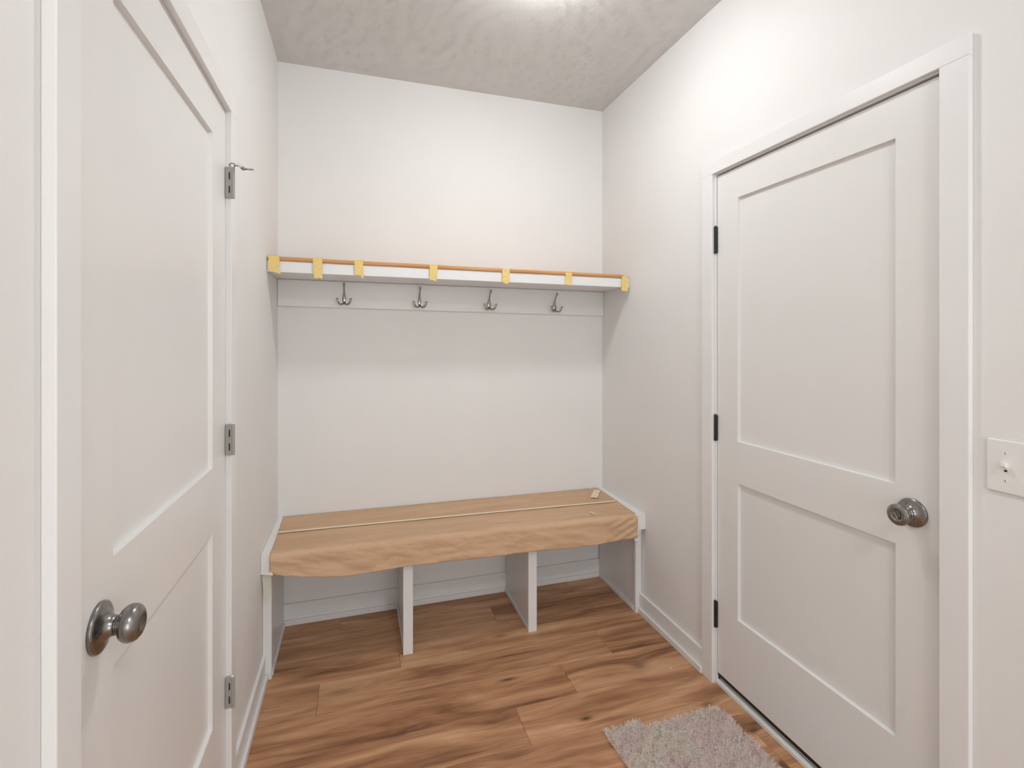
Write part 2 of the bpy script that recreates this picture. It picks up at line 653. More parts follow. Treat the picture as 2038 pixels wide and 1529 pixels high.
# knobs: parts of their doors -------------------------------------------------------
def knob(parent, center, axis, round_head, turn=False, back=0.0):
    c = Vector(center)
    rose = [(0, 0.0368), (0.0035, 0.0368), (0.0052, 0.0360), (0.0066, 0.0335), (0.0078, 0.0290), (0.0095, 0.0240), (0.0120, 0.0195), (0.0155, 0.0160), (0.0190, 0.0145), (0.0225, 0.0140), (0.024, 0.0)]
    r = link('knob_rose', lathe(rose, c, axis), 'nickel', parent, smooth=True)
    neck = [(0.02, 0.0), (0.02, 0.0145), (0.027, 0.0130), (0.031, 0.0130), (0.0315, 0.0115), (0.0335, 0.0115), (0.034, 0.0135), (0.036, 0.0135), (0.038, 0.0)]
    c = c - Vector(axis) * back
    link('knob_neck', lathe(neck, c, axis), 'nickel', parent, smooth=True)
    if round_head:
        prof = [(0.035, 0.0), (0.035, 0.010), (0.0365, 0.0165), (0.040, 0.0225), (0.045, 0.0262), (0.050, 0.0272), (0.0555, 0.0265), (0.0600, 0.0240), (0.0635, 0.0195), (0.0652, 0.0150), (0.0655, 0.0125), (0.0648, 0.0105), (0.0640, 0.0)]
        h = link('knob_head', lathe(prof, c, axis, 48), 'nickel', parent, smooth=True)
    else:
        prof = [(0.035, 0.0), (0.035, 0.0135), (0.038, 0.0155), (0.044, 0.0225), (0.049, 0.0262), (0.053, 0.0270), (0.0575, 0.0268), (0.0590, 0.0258), (0.0594, 0.0240), (0.0610, 0.0225), (0.0625, 0.0190), (0.0620, 0.0125), (0.0605, 0.0115), (0.0605, 0.0)]
        h = link('knob_head', lathe(prof, c, axis, 48), 'nickel', parent, smooth=True)
    if turn:
        ax = Vector(axis)
        bm = lathe([(0.0600, 0.0), (0.0600, 0.0100), (0.0615, 0.0098), (0.0620, 0.0)], c, axis, 24)
        t = bmesh.new()
        box(t, -0.0022, 0.0022, -0.0085, 0.0085, -0.004, 0.004, bev=0.001)
        for q in t.verts:        # local x = thickness, y = length, z = along the axis
            a = math.radians(62)
            yy = q.co.y * math.cos(a) - q.co.x * math.sin(a)
            zz = q.co.y * math.sin(a) + q.co.x * math.cos(a)
            q.co = c + ax * (0.0625 + q.co.z) + Vector((0, yy, zz))
        merge(bm, t)
        link('turn_button', bm, 'nickel', h)
    return r


knob(door_l, (0.0, -1.7185, 0.9505), (1, 0, 0), True, back=0.009)
knob(door_r, (W + 0.005, -1.691, 0.9290), (-1, 0, 0), False, True, back=0.003)


# hinges: parts of their doors ------------------------------------------------------
def hinge_right(z0, z1, parent):
    y = LEAF_R[0] + 0.004
    bm = bmesh.new()
    k = (z1 - z0) / 5
    for i in range(5):
        lathe([(0, 0), (0, 0.0062), (k - 0.0008, 0.0062), (k - 0.0008, 0)], (W - 0.001, y, z0 + i * k), (0, 0, 1), 16, bm)
    h = link('hinge', bm, 'black_metal', parent, smooth=False)
    link('hinge_leaf', B(W - 0.004, W + 0.006, y - 0.0065, y - 0.0045, z0 + 0.002, z1 - 0.002), 'black_metal', h)
    link('hinge_pin', lathe([(-0.002, 0), (-0.002, 0.003), (z1 - z0 + 0.003, 0.003), (z1 - z0 + 0.004, 0)], (W - 0.001, y, z0), (0, 0, 1), 12), 'black_metal', h)
    for fz in (0.27, 0.75):
        link('screw', lathe([(0, 0), (0, 0.0028), (0.0012, 0.0018), (0.0016, 0)], (W + 0.0048, LEAF_R[0] - 0.0012, z0 + fz * (z1 - z0)), (-1, 0, 0), 10), 'black_metal', h)


def hinge_left(z0, z1, parent):
    y = LEAF_L[0] + 0.003
    h = z1 - z0
    bm = B(0.001, 0.0235, y - 0.0035, y + 0.002, z0, z1, bev=0.0012)
    lathe([(0, 0), (0, 0.0048), (h, 0.0048), (h, 0)], (0.0215, y - 0.001, z0), (0, 0, 1), 16, bm)
    o = link('hinge', bm, 'grey_metal', parent)
    for fz in (0.27, 0.71):
        link('slot', B(0.0105, 0.0140, y - 0.0040, y - 0.0030, z0 + (fz - 0.115) * h, z0 + (fz + 0.115) * h), 'hole', o)
    link('pin_head', ball(bmesh.new(), (0.0195, y - 0.001, z1 + 0.001), 0.0042, sz=0.6), 'white_rubber', o)


for z0, z1 in ((1.7256, 1.8326), (0.9748, 1.0778), (0.2262, 0.3311)):
    hinge_right(z0, z1, door_r)
for z0, z1 in ((1.7905, 1.8800), (1.0430, 1.1330), (0.3085, 0.3980)):
    hinge_left(z0, z1, door_l)

# hinge-pin door stop on the top left hinge
hs = empty('hinge_pin_door_stop', (0.02, LEAF_L[0] + 0.002, 1.885), 'small hinge-pin door stop with white pad and rod sticking out above the top grey hinge', 'door stop')
sy = LEAF_L[0] + 0.001
bm = tube([(0.012, sy, 1.8865), (0.018, sy - 0.004, 1.8905), (0.026, sy, 1.889), (0.024, sy + 0.003, 1.883), (0.015, sy + 0.002, 1.883), (0.012, sy, 1.8865)], [0.0016] * 6, 8)
link('ring', bm, 'nickel', hs, smooth=True)
link('rod', tube([(0.024, sy, 1.8855), (0.038, sy + 0.001, 1.886), (0.050, sy + 0.002, 1.884)], [0.0018, 0.0018, 0.002], 8), 'nickel', hs, smooth=True)
link('white_pad', lathe([(0, 0), (0, 0.0062), (0.002, 0.0072), (0.012, 0.0068), (0.0145, 0.005), (0.0145, 0)], (0.036, sy + 0.001, 1.888), (1, 0.1, 0.06), 16), 'white_rubber', hs)
link('bumper_arm', tube([(0.042, sy + 0.002, 1.8815), (0.048, sy + 0.002, 1.8795), (0.056, sy + 0.004, 1.8798), (0.074, sy + 0.006, 1.8808)], [0.0030, 0.0052, 0.0026, 0.0020], 10), 'nickel', hs, smooth=True)

# baseboards -----------------------------------------------------------------------
BEN = -0.402      # front of the bench uprights


def baseboard(name, parts, label):
    r = empty(name, parts[0][1:4], label, 'baseboard', kind='structure')
    for p in parts:
        link(p[0], B(p[1], p[4], p[2], p[5], p[3], p[6], bev=0.0015), 'trim', r)


cfL, cnL = LEAF_L[0] + 0.0085 + 0.058, LEAF_L[1] - 0.0105 - 0.058
cfR, cnR = LEAF_R[0] + 0.0085 + 0.062, LEAF_R[1] - 0.0105 - 0.062
baseboard('baseboard_left', [('board', 0, cfL, 0, 0.012, BEN, 0.100), ('shoe_moulding', 0.012, cfL, 0, 0.023, BEN - 0.012, 0.028),
                             ('board', 0, cnL, 0, 0.012, BACK, 0.100), ('shoe_moulding', 0.012, cnL, 0, 0.023, BACK, 0.028)],
          'white baseboard and shoe moulding on the left wall')
baseboard('baseboard_right', [('board', W, cfR, 0, W - 0.012, BEN - 0.018, 0.098), ('shoe_moulding', W - 0.012, cfR, 0, W - 0.022, BEN - 0.018, 0.028),
                              ('board', W, cnR, 0, W - 0.012, BACK, 0.098), ('shoe_moulding', W - 0.012, cnR, 0, W - 0.022, BACK, 0.028)],
          'white baseboard and shoe moulding on the right wall')
bb = empty('baseboard_back', (0, 0, 0), 'white baseboard along the back wall inside the cubbies', 'baseboard', kind='structure')
link('board', B(0.0, W, -0.010, 0, 0, 0.101, bev=0.0015), 'bench', bb)
# shoe pieces between the uprights
DIV = [(0.557, 0.599), (1.134, 1.176)]
spans = [(0.028, 0.566), (0.590, 1.143), (1.167, W - 0.028)]
for a, b in spans:
    link('shoe_moulding', B(a, b, -0.021, -0.010, 0, 0.026, bev=0.002), 'bench', bb)
for x, z in ((0.075, 0.020), (0.235, 0.017), (0.420, 0.016), (0.528, 0.018)):
    link('nail_hole', lathe([(0, 0), (0, 0.0016), (0.0004, 0.0016), (0.0004, 0)], (x, -0.0209, z), (0, -1, 0), 8), 'hole', bb)

# ------------------------------------------------------------------ bench
SEAT_T, SEAT_B = 0.520, 0.447
SEAT_F = -0.437
TILT = 0.007
bench = empty('storage_bench', (W / 2, -0.2, 0), 'white built-in bench with three open cubbies, spanning wall to wall under the shelf', 'bench')


def tz(x, z):       # the seat falls very slightly towards the right wall
    return z - TILT * x + 0.003


bm = B(0.001, W - 0.001, SEAT_F, -0.001, 0.482, SEAT_T - 0.002, bev=0.002)
for v in bm.verts:
    v.co.z = tz(v.co.x, v.co.z)
link('seat', bm, 'bench', bench)
bm = B(0.001, W - 0.001, SEAT_F - 0.001, SEAT_F + 0.018, SEAT_B, SEAT_T - 0.001, bev=0.002)
for v in bm.verts:
    v.co.z = tz(v.co.x, v.co.z)
link('seat_nosing', bm, 'bench', bench)
# end panels
for xa, xb, xs in ((0.001, 0.028, 0.034), (W - 0.001, W - 0.026, W - 0.034)):
    link('end_panel', B(xa, xb, BEN + 0.015, -0.011, 0, 0.475, bev=0.001), 'bench', bench)
    link('end_stile', B(xa, xs, BEN, BEN + 0.018, 0, 0.455, bev=0.001), 'bench', bench)
link('cubby_shoe', B(0.028, 0.037, BEN + 0.02, -0.021, 0, 0.022, bev=0.002), 'bench', bench)
link('cubby_shoe', B(W - 0.026, W - 0.035, BEN + 0.02, -0.021, 0, 0.022, bev=0.002), 'bench', bench)
for xa, xb in DIV:
    d = link('divider', B(xa + 0.010, xb - 0.010, BEN + 0.015, -0.011, 0, 0.475, bev=0.001), 'bench', bench)
    link('stile', B(xa, xb, BEN - 0.001, BEN + 0.018, 0, 0.462, bev=0.0012), 'bench', d)
    for s in (0, 1):
        if s == 0:
            link('cubby_shoe', B(xa + 0.001, xa + 0.010, BEN + 0.02, -0.022, 0, 0.022, bev=0.002), 'bench', d)
        else:
            link('cubby_shoe', B(xb - 0.001, xb - 0.010, BEN + 0.02, -0.022, 0, 0.022, bev=0.002), 'bench', d)
link('nail_hole', lathe([(0, 0), (0, 0.0022), (0.0005, 0.0022), (0.0005, 0)], (0.5665, -0.050, 0.055), (-1, 0, 0), 8), 'hole', bench)
link('nail_hole', lathe([(0, 0), (0, 0.0016), (0.0005, 0.0016), (0.0005, 0)], (0.667, -0.0005, 0.31), (0, -1, 0), 8), 'hole', bench)


# ------------------------------------------------------------------ kraft paper over the bench
def fbm(x, y, z=0.0, o=4):
    return noise.fractal(Vector((x, y, z)), 1.0, 2.0, o)


HEM = [(0.0, .447), (0.03, .445), (0.10, .432), (0.17, .419), (0.25, .409), (0.33, .402), (0.42, .403), (0.55, .408), (0.7, .408), (0.85, .405), (1.0, .403), (1.15, .400), (1.3, .397),
       (1.45, .396), (1.55, .398), (1.67, .399), (1.75, .398)]


def hem(x):
    for (a, p), (b, q) in zip(HEM, HEM[1:]):
        if a <= x <= b:
            t = (x - a) / (b - a)
            t = t * t * (3 - 2 * t)
            return p + (q - p) * t
    return HEM[-1][1]


paper = empty('bench_paper_cover', (W / 2, -0.25, tz(W / 2, SEAT_T)), 'creased brown kraft paper covering the bench seat and hanging over its front', 'paper')


def paper_edge(side, y):
    if side == 0:
        return 0.0235 + 0.010 * min(1, max(0, -y / 0.3)) + 0.0018 * fbm(y * 25, 3.1)
    return W - 0.032 - 0.020 * min(1, max(0, -y / 0.43)) + 0.002 * fbm(y * 22, 8.4)


def paper_sheet(v0, v1, nv, lift, name, seed, overhang):
    """v runs from the back wall over the seat, round the nosing and down"""
    NU = 330
    bm = bmesh.new()
    rows = []
    R = 0.016
    top_len = -SEAT_F + 0.006 - R
    for j in range(nv + 1):
        v = v0 + (v1 - v0) * j / nv
        row = []
        for i in range(NU + 1):
            s = i / NU
            if v <= top_len:
                y, zz, ny, nz, drop = -v, SEAT_T, 0.0, 1.0, 0.0
            elif v <= top_len + R * math.pi / 2:
                a = (v - top_len) / R
                y, zz, ny, nz = -top_len - R * math.sin(a), SEAT_T - R + R * math.cos(a), -math.sin(a), math.cos(a)
                drop = 0.0
            else:
                # hanging part: t in 0..1 down to the hem
                t = (v - top_len - R * math.pi / 2) / max(1e-6, v1 - top_len - R * math.pi / 2)
                xx = 0.03 + s * (W - 0.07)
                z_top = SEAT_T - R
                y, zz, ny, nz = -top_len - R, z_top + (hem(xx) + TILT * xx - 0.003 - z_top) * t, -1.0, 0.0
                drop = t
            xl, xr = paper_edge(0, y), paper_edge(1, y)
            x = xl + (xr - xl) * s
            z = tz(x, zz)
            front = min(1.0, max(0.0, (v - top_len + 0.05) / 0.06))
            # crumple
            amp = 0.0006 + 0.0046 * front
            q1 = fbm(x * 5.0 + seed, (v - 0.35 * x) * 15 + seed, 0.3, 3)
            q2 = fbm(x * 11.0 + seed, (v + 0.16 * x) * 34 - seed, 1.7, 3)
            rid = max(0, 1 - math.sqrt(0.03 + (noise.noise(Vector((x * 2.6 + seed, (v + 0.10 * x) * 13, 4.2))) * 2.2) ** 2))
            rid2 = max(0, 1 - math.sqrt(0.02 + (noise.noise(Vector((x * 4.0, (v - 0.22 * x) * 19, 9.2 + seed))) * 2.4) ** 2))
            n = amp * (0.9 * q1 + 0.35 * q2 + 0.55 * rid + 0.28 * rid2)
            # gathers that run out of the right-hand corner
            e = math.exp(-((xr - x) / 0.13) ** 2) * min(1, front)
            n += 0.0030 * e * math.sin((z + 0.45 * (xr - x)) * 170)
            n += 0.007 * drop * (0.6 + 0.6 * fbm(x * 3.2, 7.7, 0, 2)) * math.sin(min(1, s * 12) * math.pi / 2) * math.sin(min(1, (1 - s) * 12) * math.pi / 2)
            n = max(n, -0.0002) + lift
            row.append(bm.verts.new((x, y + ny * n, z + nz * n)))
        rows.append(row)
    for a, b in zip(rows, rows[1:]):
        for i in range(NU):
            bm.faces.new((a[i], a[i + 1], b[i + 1], b[i]))
    for f in bm.faces:
        f.smooth = True
    bmesh.ops.recalc_face_normals(bm, faces=bm.faces)
    o = link(name, bm, 'kraft', paper, smooth=True, recalc=False)
    so = o.modifiers.new('thickness', 'SOLIDIFY')
    so.thickness = 0.0006
    so.offset = 1.0
    return o


paper_sheet(0.004, 0.262, 20, 0.0010, 'back_sheet', 1.3, False)
paper_sheet(0.222, 0.566, 64, 0.0022, 'front_sheet', 5.1, True)


def strip(name, pts, mat, parent=None, z=0.0, th=0.0006, zf=None):
    """flat tape piece lying on the bench: outline in x, y"""
    fn = lambda a, b, d: (a, b, (zf or tz)(a, z) + d)
    return link(name, prism(pts, fn, th), mat, parent)


# seam tape along the overlap of the two paper sheets
seam = []
N = 60
for i in range(N + 1):
    x = 0.036 + (1.680 - 0.036) * i / N
    seam.append((x, -0.2135 - 0.028 * (x / W) ** 1.6 + 0.0012 * fbm(x * 6, 2)))
zt_ = SEAT_T + 0.0062
bm = bmesh.new()
top = []
for d in (0, 0.0006):
    for s in (0, -0.018):
        top.append([bm.verts.new((x, y + s, tz(x, zt_) + d)) for x, y in seam])
a, b, c, d = top
for i in range(N):
    bm.faces.new((a[i], a[i + 1], b[i + 1], b[i]))
    bm.faces.new((c[i], c[i + 1], d[i + 1], d[i]))
    bm.faces.new((a[i], a[i + 1], c[i + 1], c[i]))
    bm.faces.new((b[i], b[i + 1], d[i + 1], d[i]))
tag(link('masking_tape', bm, 'masking'), 'long thin beige tape running the whole length of the brown bench paper', 'tape')
tag(strip('masking_tape', [(1.664, -0.040), (1.694, -0.062), (1.612, -0.178), (1.578, -0.160)], 'masking', z=SEAT_T + 0.0062),
    'short beige tape stuck diagonally on the right back corner of the bench paper', 'tape')
tag(strip('paper_scrap', [(1.470, -0.362), (1.478, -0.364), (1.482, -0.385), (1.480, -0.402), (1.474, -0.400), (1.470, -0.378)], 'masking', z=SEAT_T + 0.0075),
    'tiny pale scrap lying near the front right of the bench paper', 'scrap')
# plaster specks on the paper
for x, y, lab in ((0.07, -0.055, 'tiny white plaster speck near the back left corner of the bench paper'),
                  (0.43, -0.418, 'left one of two white specks on the front fold of the bench paper'),
                  (0.53, -0.400, 'right one of two white specks on the front fold of the bench paper'),
                  (1.01, -0.404, 'tiny white speck at the middle of the front fold of the bench paper'),
                  (1.22, -0.415, 'tiny white speck on the front fold, left of the pale scrap'),
                  (1.00, -0.048, 'tiny white plaster speck near the wall at mid-length of the bench paper'),
                  (1.37, -0.30, 'tiny white plaster speck just in front of the long beige tape')):
    bm = ball(bmesh.new(), (x, y, tz(x, SEAT_T + 0.0060)), 0.0022, sx=1.3, sz=0.5, u=6, v=4)
    tag(link('plaster_speck', bm, 'white_rubber'), lab, 'speck', 'plaster specks on the bench paper')

# white masking on both ends of the seat
for side, lab in ((0, 'white masking tape wrapped over the left end of the bench seat'), (1, 'white masking tape wrapped over the right end of the bench seat')):
    r = empty('masking_wrap', (0.015 if side == 0 else W - 0.02, -0.3, tz(0 if side == 0 else W, SEAT_T)), lab, 'tape')
    X = (lambda d: d) if side == 0 else (lambda d: W - d)
    random.seed(11 + side)
    wtop = 0.040 if side == 0 else 0.060
    pts_in = []
    for i in range(25):
        y = -0.002 - (abs(SEAT_F) + 0.000) * i / 24
        ww = wtop * (0.70 + 0.30 * i / 24) + random.uniform(-0.002, 0.002)
        pts_in.append((X(ww), y))
    outline = [(X(0.0012), -0.002)] + pts_in + [(X(0.0012), SEAT_F)]
    strip('top_strip', outline, 'white_tape', r, z=SEAT_T - 0.0008, th=0.0018)
    # front flap, ragged inner edge
    edge = []
    for i in range(13):
        z = SEAT_T - (SEAT_T - SEAT_B + 0.004) * i / 12
        edge.append(((0.036 if side == 0 else 0.062) + random.uniform(-0.0035, 0.0035) + (0.008 if i in (4, 11, 12) and side == 0 else 0), z))
    poly = [(0.0012, SEAT_T + 0.001)] + edge + [(0.0012, SEAT_B - 0.003)]
    aw = 0.034 if side == 0 else 0.200
    fn = lambda a, b, d: (X(a), SEAT_F - 0.0012 - d - max(0.0, a - aw) * 1.6, tz(X(a), b))
    link('front_flap', prism(poly, fn, 0.0016), 'white_tape', r)
    # flap of tape stuck to the upright below
    if side == 0:
        low = [(0.001, .446), (0.034, .447), (0.036, .430), (0.030, .392), (0.031, .425), (0.031, .385), (0.024, .325), (0.016, .312), (0.010, .322), (0.006, .360), (0.001, .415)]
        low = [(0.001, .446), (0.034, .447), (0.033, .415), (0.031, .385), (0.024, .325), (0.016, .308), (0.010, .322), (0.005, .360), (0.001, .415)]
        m_ = 'cream_tape'
    else:
        low = [(0.020, .446), (0.062, .447), (0.060, .410), (0.055, .382), (0.046, .387), (0.036, .379), (0.030, .384), (0.034, .415), (0.022, .425)]
        m_ = 'white_tape'
    fn2 = lambda a, b, d: (X(a), (BEN - 0.012 if side == 0 else BEN - 0.028) - d - 0.10 * (0.447 - b) * (-1 if side == 0 else -1.0) * 0.6, tz(X(a), b))
    link('lower_flap', prism(low, fn2, 0.0012), m_, r)

# the bench front runs a touch out of square: it stands 2 cm further out at the right wall
def all_children(o):
    for c in o.children:
        yield c
        yield from all_children(c)


for o in list(bpy.data.objects):
    if o.parent is None and (o.name.split('.')[0] in ('storage_bench', 'bench_paper_cover', 'masking_wrap', 'masking_tape', 'paper_scrap', 'plaster_speck')):
        for c in [o] + list(all_children(o)):
            if c.type == 'MESH':
                for v in c.data.vertices:
                    v.co.y *= 1 + 0.042 * v.co.x / W

# ------------------------------------------------------------------ shelf, rail and hooks
SB0, SH_T = 1.6670, 1.7150


def sz(x, z):
    return z - 0.0072 * x


shelf = empty('wall_shelf', (W / 2, -0.15, 1.66), 'white wooden shelf spanning the alcove above the coat hooks', 'shelf')
bm = B(0.001, W - 0.001, -0.285, -0.001, SB0 + 0.004, SH_T - 0.004, bev=0.001)
for v in bm.verts:
    v.co.z = sz(v.co.x, v.co.z)
link('shelf_board', bm, 'bench', shelf)
bm = B(0.001, W - 0.001, -0.303, -0.285, SB0, SH_T, bev=0.0018, seg=2)
for v in bm.verts:
    v.co.z = sz(v.co.x, v.co.z)
link('shelf_nosing', bm, 'bench', shelf)


def rz(x, z):
    return z - 0.0135 * x


rail = bmesh.new()
box(rail, 0.001, W - 0.001, -0.018, -0.001, 1.5410, 1.6700, bev=0.002, seg=2)
for v in rail.verts:
    if v.co.z < 1.6:
        v.co.z = rz(v.co.x, v.co.z)
    else:
        v.co.z = sz(v.co.x, v.co.z)
tag(link('hook_rail', rail, 'bench'), 'white board on the back wall directly under the shelf, carrying four coat hooks', 'board')

# brown paper laid on top of the shelf, its front lip showing
bm = bmesh.new()
prof = [(-0.004, 0.0006), (-0.10, 0.0008), (-0.290, 0.0010), (-0.296, 0.0008), (-0.302, -0.0030), (-0.3065, -0.0020), (-0.3085, 0.004), (-0.3085, 0.010), (-0.306, 0.0148), (-0.300, 0.0165), (-0.290, 0.0160), (-0.10, 0.0125), (-0.004, 0.0120)]
NX = 120
rows = []
for i in range(NX + 1):
    x = 0.028 + (1.700 - 0.028) * i / NX
    wob = 0.0012 * fbm(x * 4, 1.1)
    rows.append([bm.verts.new((x, y + 0.0012 * fbm(x * 7, z * 30), sz(x, SH_T + 0.0018 + z + (wob if y < -0.2 else 0)))) for y, z in prof])
n = len(prof)
for a, b in zip(rows, rows[1:]):
    for k in range(n):
        bm.faces.new((a[k], a[(k + 1) % n], b[(k + 1) % n], b[k]))
bm.faces.new(rows[0]); bm.faces.new(rows[-1])
tag(link('shelf_paper', bm, 'kraft2', smooth=True), 'brown kraft paper laid on top of the shelf, its rolled front lip taped down', 'paper')

TAPES = [
    ([(0.007, 1.735), (0.050, 1.736), (0.051, 1.700), (0.052, 1.677), (0.055, 1.657), (0.034, 1.664), (0.020, 1.669), (0.007, 1.673)],
     'yellow tape at the far left end of the shelf edge, with a pointed torn tail'),
    ([(0.183, 1.7350), (0.220, 1.7345), (0.2205, 1.690), (0.219, 1.660), (0.221, 1.644), (0.214, 1.6455), (0.208, 1.6485), (0.200, 1.6440), (0.192, 1.6470), (0.187, 1.6425), (0.186, 1.665), (0.183, 1.690)],
     'longest yellow tape on the shelf edge, hanging below it, second from left'),
    ([(0.353, 1.733), (0.391, 1.7325), (0.390, 1.700), (0.392, 1.660), (0.392, 1.650), (0.384, 1.654), (0.379, 1.664), (0.367, 1.667), (0.356, 1.665)],
     'yellow tape above the leftmost coat hook, torn to a point at lower right'),
    ([(0.686, 1.728), (0.723, 1.728), (0.722, 1.700), (0.720, 1.664), (0.715, 1.651), (0.700, 1.656), (0.685, 1.657)],
     'yellow tape near the middle of the shelf, just right of the second hook'),
    ([(1.036, 1.7225), (1.074, 1.722), (1.073, 1.690), (1.076, 1.660), (1.064, 1.655), (1.061, 1.646), (1.055, 1.655), (1.046, 1.653), (1.036, 1.659)],
     'yellow tape on the shelf edge right above the third coat hook, with a tiny tail'),
    ([(1.369, 1.718), (1.405, 1.7175), (1.405, 1.685), (1.404, 1.656), (1.395, 1.655), (1.380, 1.6565), (1.369, 1.656)],
     'neatly cut yellow tape above and left of the rightmost coat hook'),
    ([(1.690, 1.7125), (1.724, 1.7120), (1.726, 1.680), (1.727, 1.650), (1.724, 1.640), (1.717, 1.632), (1.708, 1.636), (1.700, 1.633), (1.688, 1.636), (1.684, 1.645), (1.688, 1.665)],
     'ragged yellow tape wrapped round the far right end of the shelf edge'),
]
for pts, lab in TAPES:
    xs = [p[0] for p in pts]
    fn = lambda a, b, d: (a, -0.3092 - d - (0.0025 if b < 1.654 else 0.0), b)
    bm = prism(pts, fn, 0.0007)
    # the part folded back over the paper
    xa, xb = pts[0][0], pts[1][0]
    t = bmesh.new()
    box(t, xa, xb, -0.3099, -0.262, pts[0][1], pts[0][1] + 0.0008)
    merge(bm, t)
    tag(link('shelf_tape', bm, 'tape'), lab, 'tape', 'yellow tapes on the shelf edge')


# coat hooks: plate (with screws), tall upper prong, two lower prongs
def coat_hook():
    r = empty('coat_hook', (0, 0, 0))
    pl = []
    N = 28
    for i in range(N):
        a = 2 * math.pi * i / N
        rx = 0.0128
        z = 0.0215 * math.sin(a)
        x = rx * math.cos(a) * (1.0 - 0.18 * math.sin(a))
        pl.append((x, z - 0.002))
    bm = prism(pl, lambda a, b, d: (a, -d, b), 0.0035)
    p = link('mounting_plate', bm, 'hook_metal', r)
    bm = ball(bmesh.new(), (0, -0.0035, -0.002), 0.0108, sx=1.0, sy=0.40, sz=1.75, u=18, v=12)
    link('boss', bm, 'hook_metal', p, smooth=True)
    for z in (0.0105, -0.0135):
        link('screw', ball(bmesh.new(), (0.0, -0.0072 if z > 0 else -0.0065, z), 0.0026, sy=0.6, u=10, v=6), 'hole', p)
    bm = tube([(0, -0.003, 0.006), (0, -0.0075, 0.020), (0, -0.016, 0.038), (0, -0.031, 0.056), (0, -0.043, 0.0660), (0, -0.045, 0.0715)],
              [0.0088, 0.0062, 0.0032, 0.0031, 0.0050, 0.0050], 14, flat=0.75)
    ball(bm, (0, -0.045, 0.0710), 0.0062, u=14, v=10)
    link('upper_prong', bm, 'hook_metal', r, smooth=True)
    for s in (-1, 1):
        bm = tube([(s * 0.001, -0.005, -0.019), (s * 0.006, -0.016, -0.0235), (s * 0.017, -0.029, -0.0275), (s * 0.0275, -0.036, -0.017), (s * 0.0315, -0.037, -0.004)],
                  [0.0048, 0.0042, 0.0042, 0.0044, 0.0044], 12)
        ball(bm, (s * 0.0317, -0.037, -0.002), 0.0056, u=14, v=10)
        link('lower_prong', bm, 'hook_metal', r, smooth=True)
    return r


def copy_tree(o, parent=None):
    c = o.copy()
    COL.objects.link(c)
    c.parent = parent
    for ch in list(o.children):
        copy_tree(ch, c)
    return c


proto = coat_hook()
HOOKS = [(0.3035, 1.5800, 'satin metal triple coat hook nearest the left wall'),
         (0.6730, 1.5735, 'second triple coat hook from the left wall, below the middle-left tape'),
         (1.0455, 1.5690, 'third triple coat hook from the left wall, below the tape with a tiny tail'),
         (1.4265, 1.5630, 'satin metal triple coat hook nearest the right wall')]
for i, (x, z, lab) in enumerate(HOOKS):
    h = proto if i == 0 else copy_tree(proto)
    h.location = (x, -0.0182, z)
    tag(h, lab, 'hook', 'coat hooks on the rail under the shelf')

# ------------------------------------------------------------------ light switch
sw = empty('light_switch', (W, -1.889, 1.097), 'white toggle light switch plate on the wall right of the right door', 'switch')
bm = B(W - 0.0055, W, -1.9245, -1.8538, 1.0385, 1.1560, bev=0.003, seg=3)
link('plate', bm, 'plastic', sw, smooth=False)
link('slot', B(W - 0.0057, W - 0.004, -1.8942, -1.8838, 1.0845, 1.1095), 'plastic', sw)
link('slot_gap', B(W - 0.0060, W - 0.005, -1.8918, -1.8862, 1.0862, 1.0905), 'hole', sw)
bm = bmesh.new()
box(bm, -0.004, 0.0135, -0.0046, 0.0046, -0.006, 0.006, bev=0.0014, seg=2)
for v in bm.verts:
    x, y, z = v.co
    a = math.radians(28)
    v.co = (W - 0.0050 - (x * math.cos(a)), -1.889 + y, 1.0985 + z + x * math.sin(a))
link('toggle', bm, 'plastic', sw)
for z in (1.1275, 1.0665):
    s = link('screw', lathe([(0, 0), (0, 0.0030), (0.0009, 0.0024), (0.0011, 0)], (W - 0.0055, -1.889, z), (-1, 0, 0), 14), 'plastic', sw)
    link('screw_slot', B(W - 0.0068, W - 0.0064, -1.8895, -1.8885, z - 0.0022, z + 0.0022), 'hole', s)

# ------------------------------------------------------------------ rug
random.seed(3)
rng = np.random.default_rng(7)
RUG = [(1.190, -1.056), (1.322, -1.049), (1.334, -1.082), (1.634, -1.078), (1.650, -1.100), (1.652, -1.78), (1.205, -1.78), (1.200, -1.30)]
rug = empty('shag_rug', (1.42, -1.4, 0), 'shaggy pale pink-beige rug with a stepped corner, on the floor before the right door', 'rug')
link('backing', prism(RUG, lambda a, b, d: (a, b, 0.0005 + d), 0.006), 'mat_base', rug)


def inside(P, poly):
    x, y = P[:, 0], P[:, 1]
    r = np.zeros(len(P), bool)
    n = len(poly)
    for i in range(n):
        x0, y0 = poly[i]
        x1, y1 = poly[(i + 1) % n]
        c = ((y0 > y) != (y1 > y)) & (x < (x1 - x0) * (y - y0) / (y1 - y0 + 1e-12) + x0)
        r ^= c
    return r


NB = 120000
P = np.stack([rng.uniform(1.18, 1.665, NB), rng.uniform(-1.785, -1.04, NB)], 1)
P = P[inside(P, RUG)]
n = len(P)
Lh = rng.uniform(0.006, 0.0115, n)
ang = rng.uniform(0, 2 * np.pi, n)
lean = rng.uniform(0.5, 1.8, n) * Lh
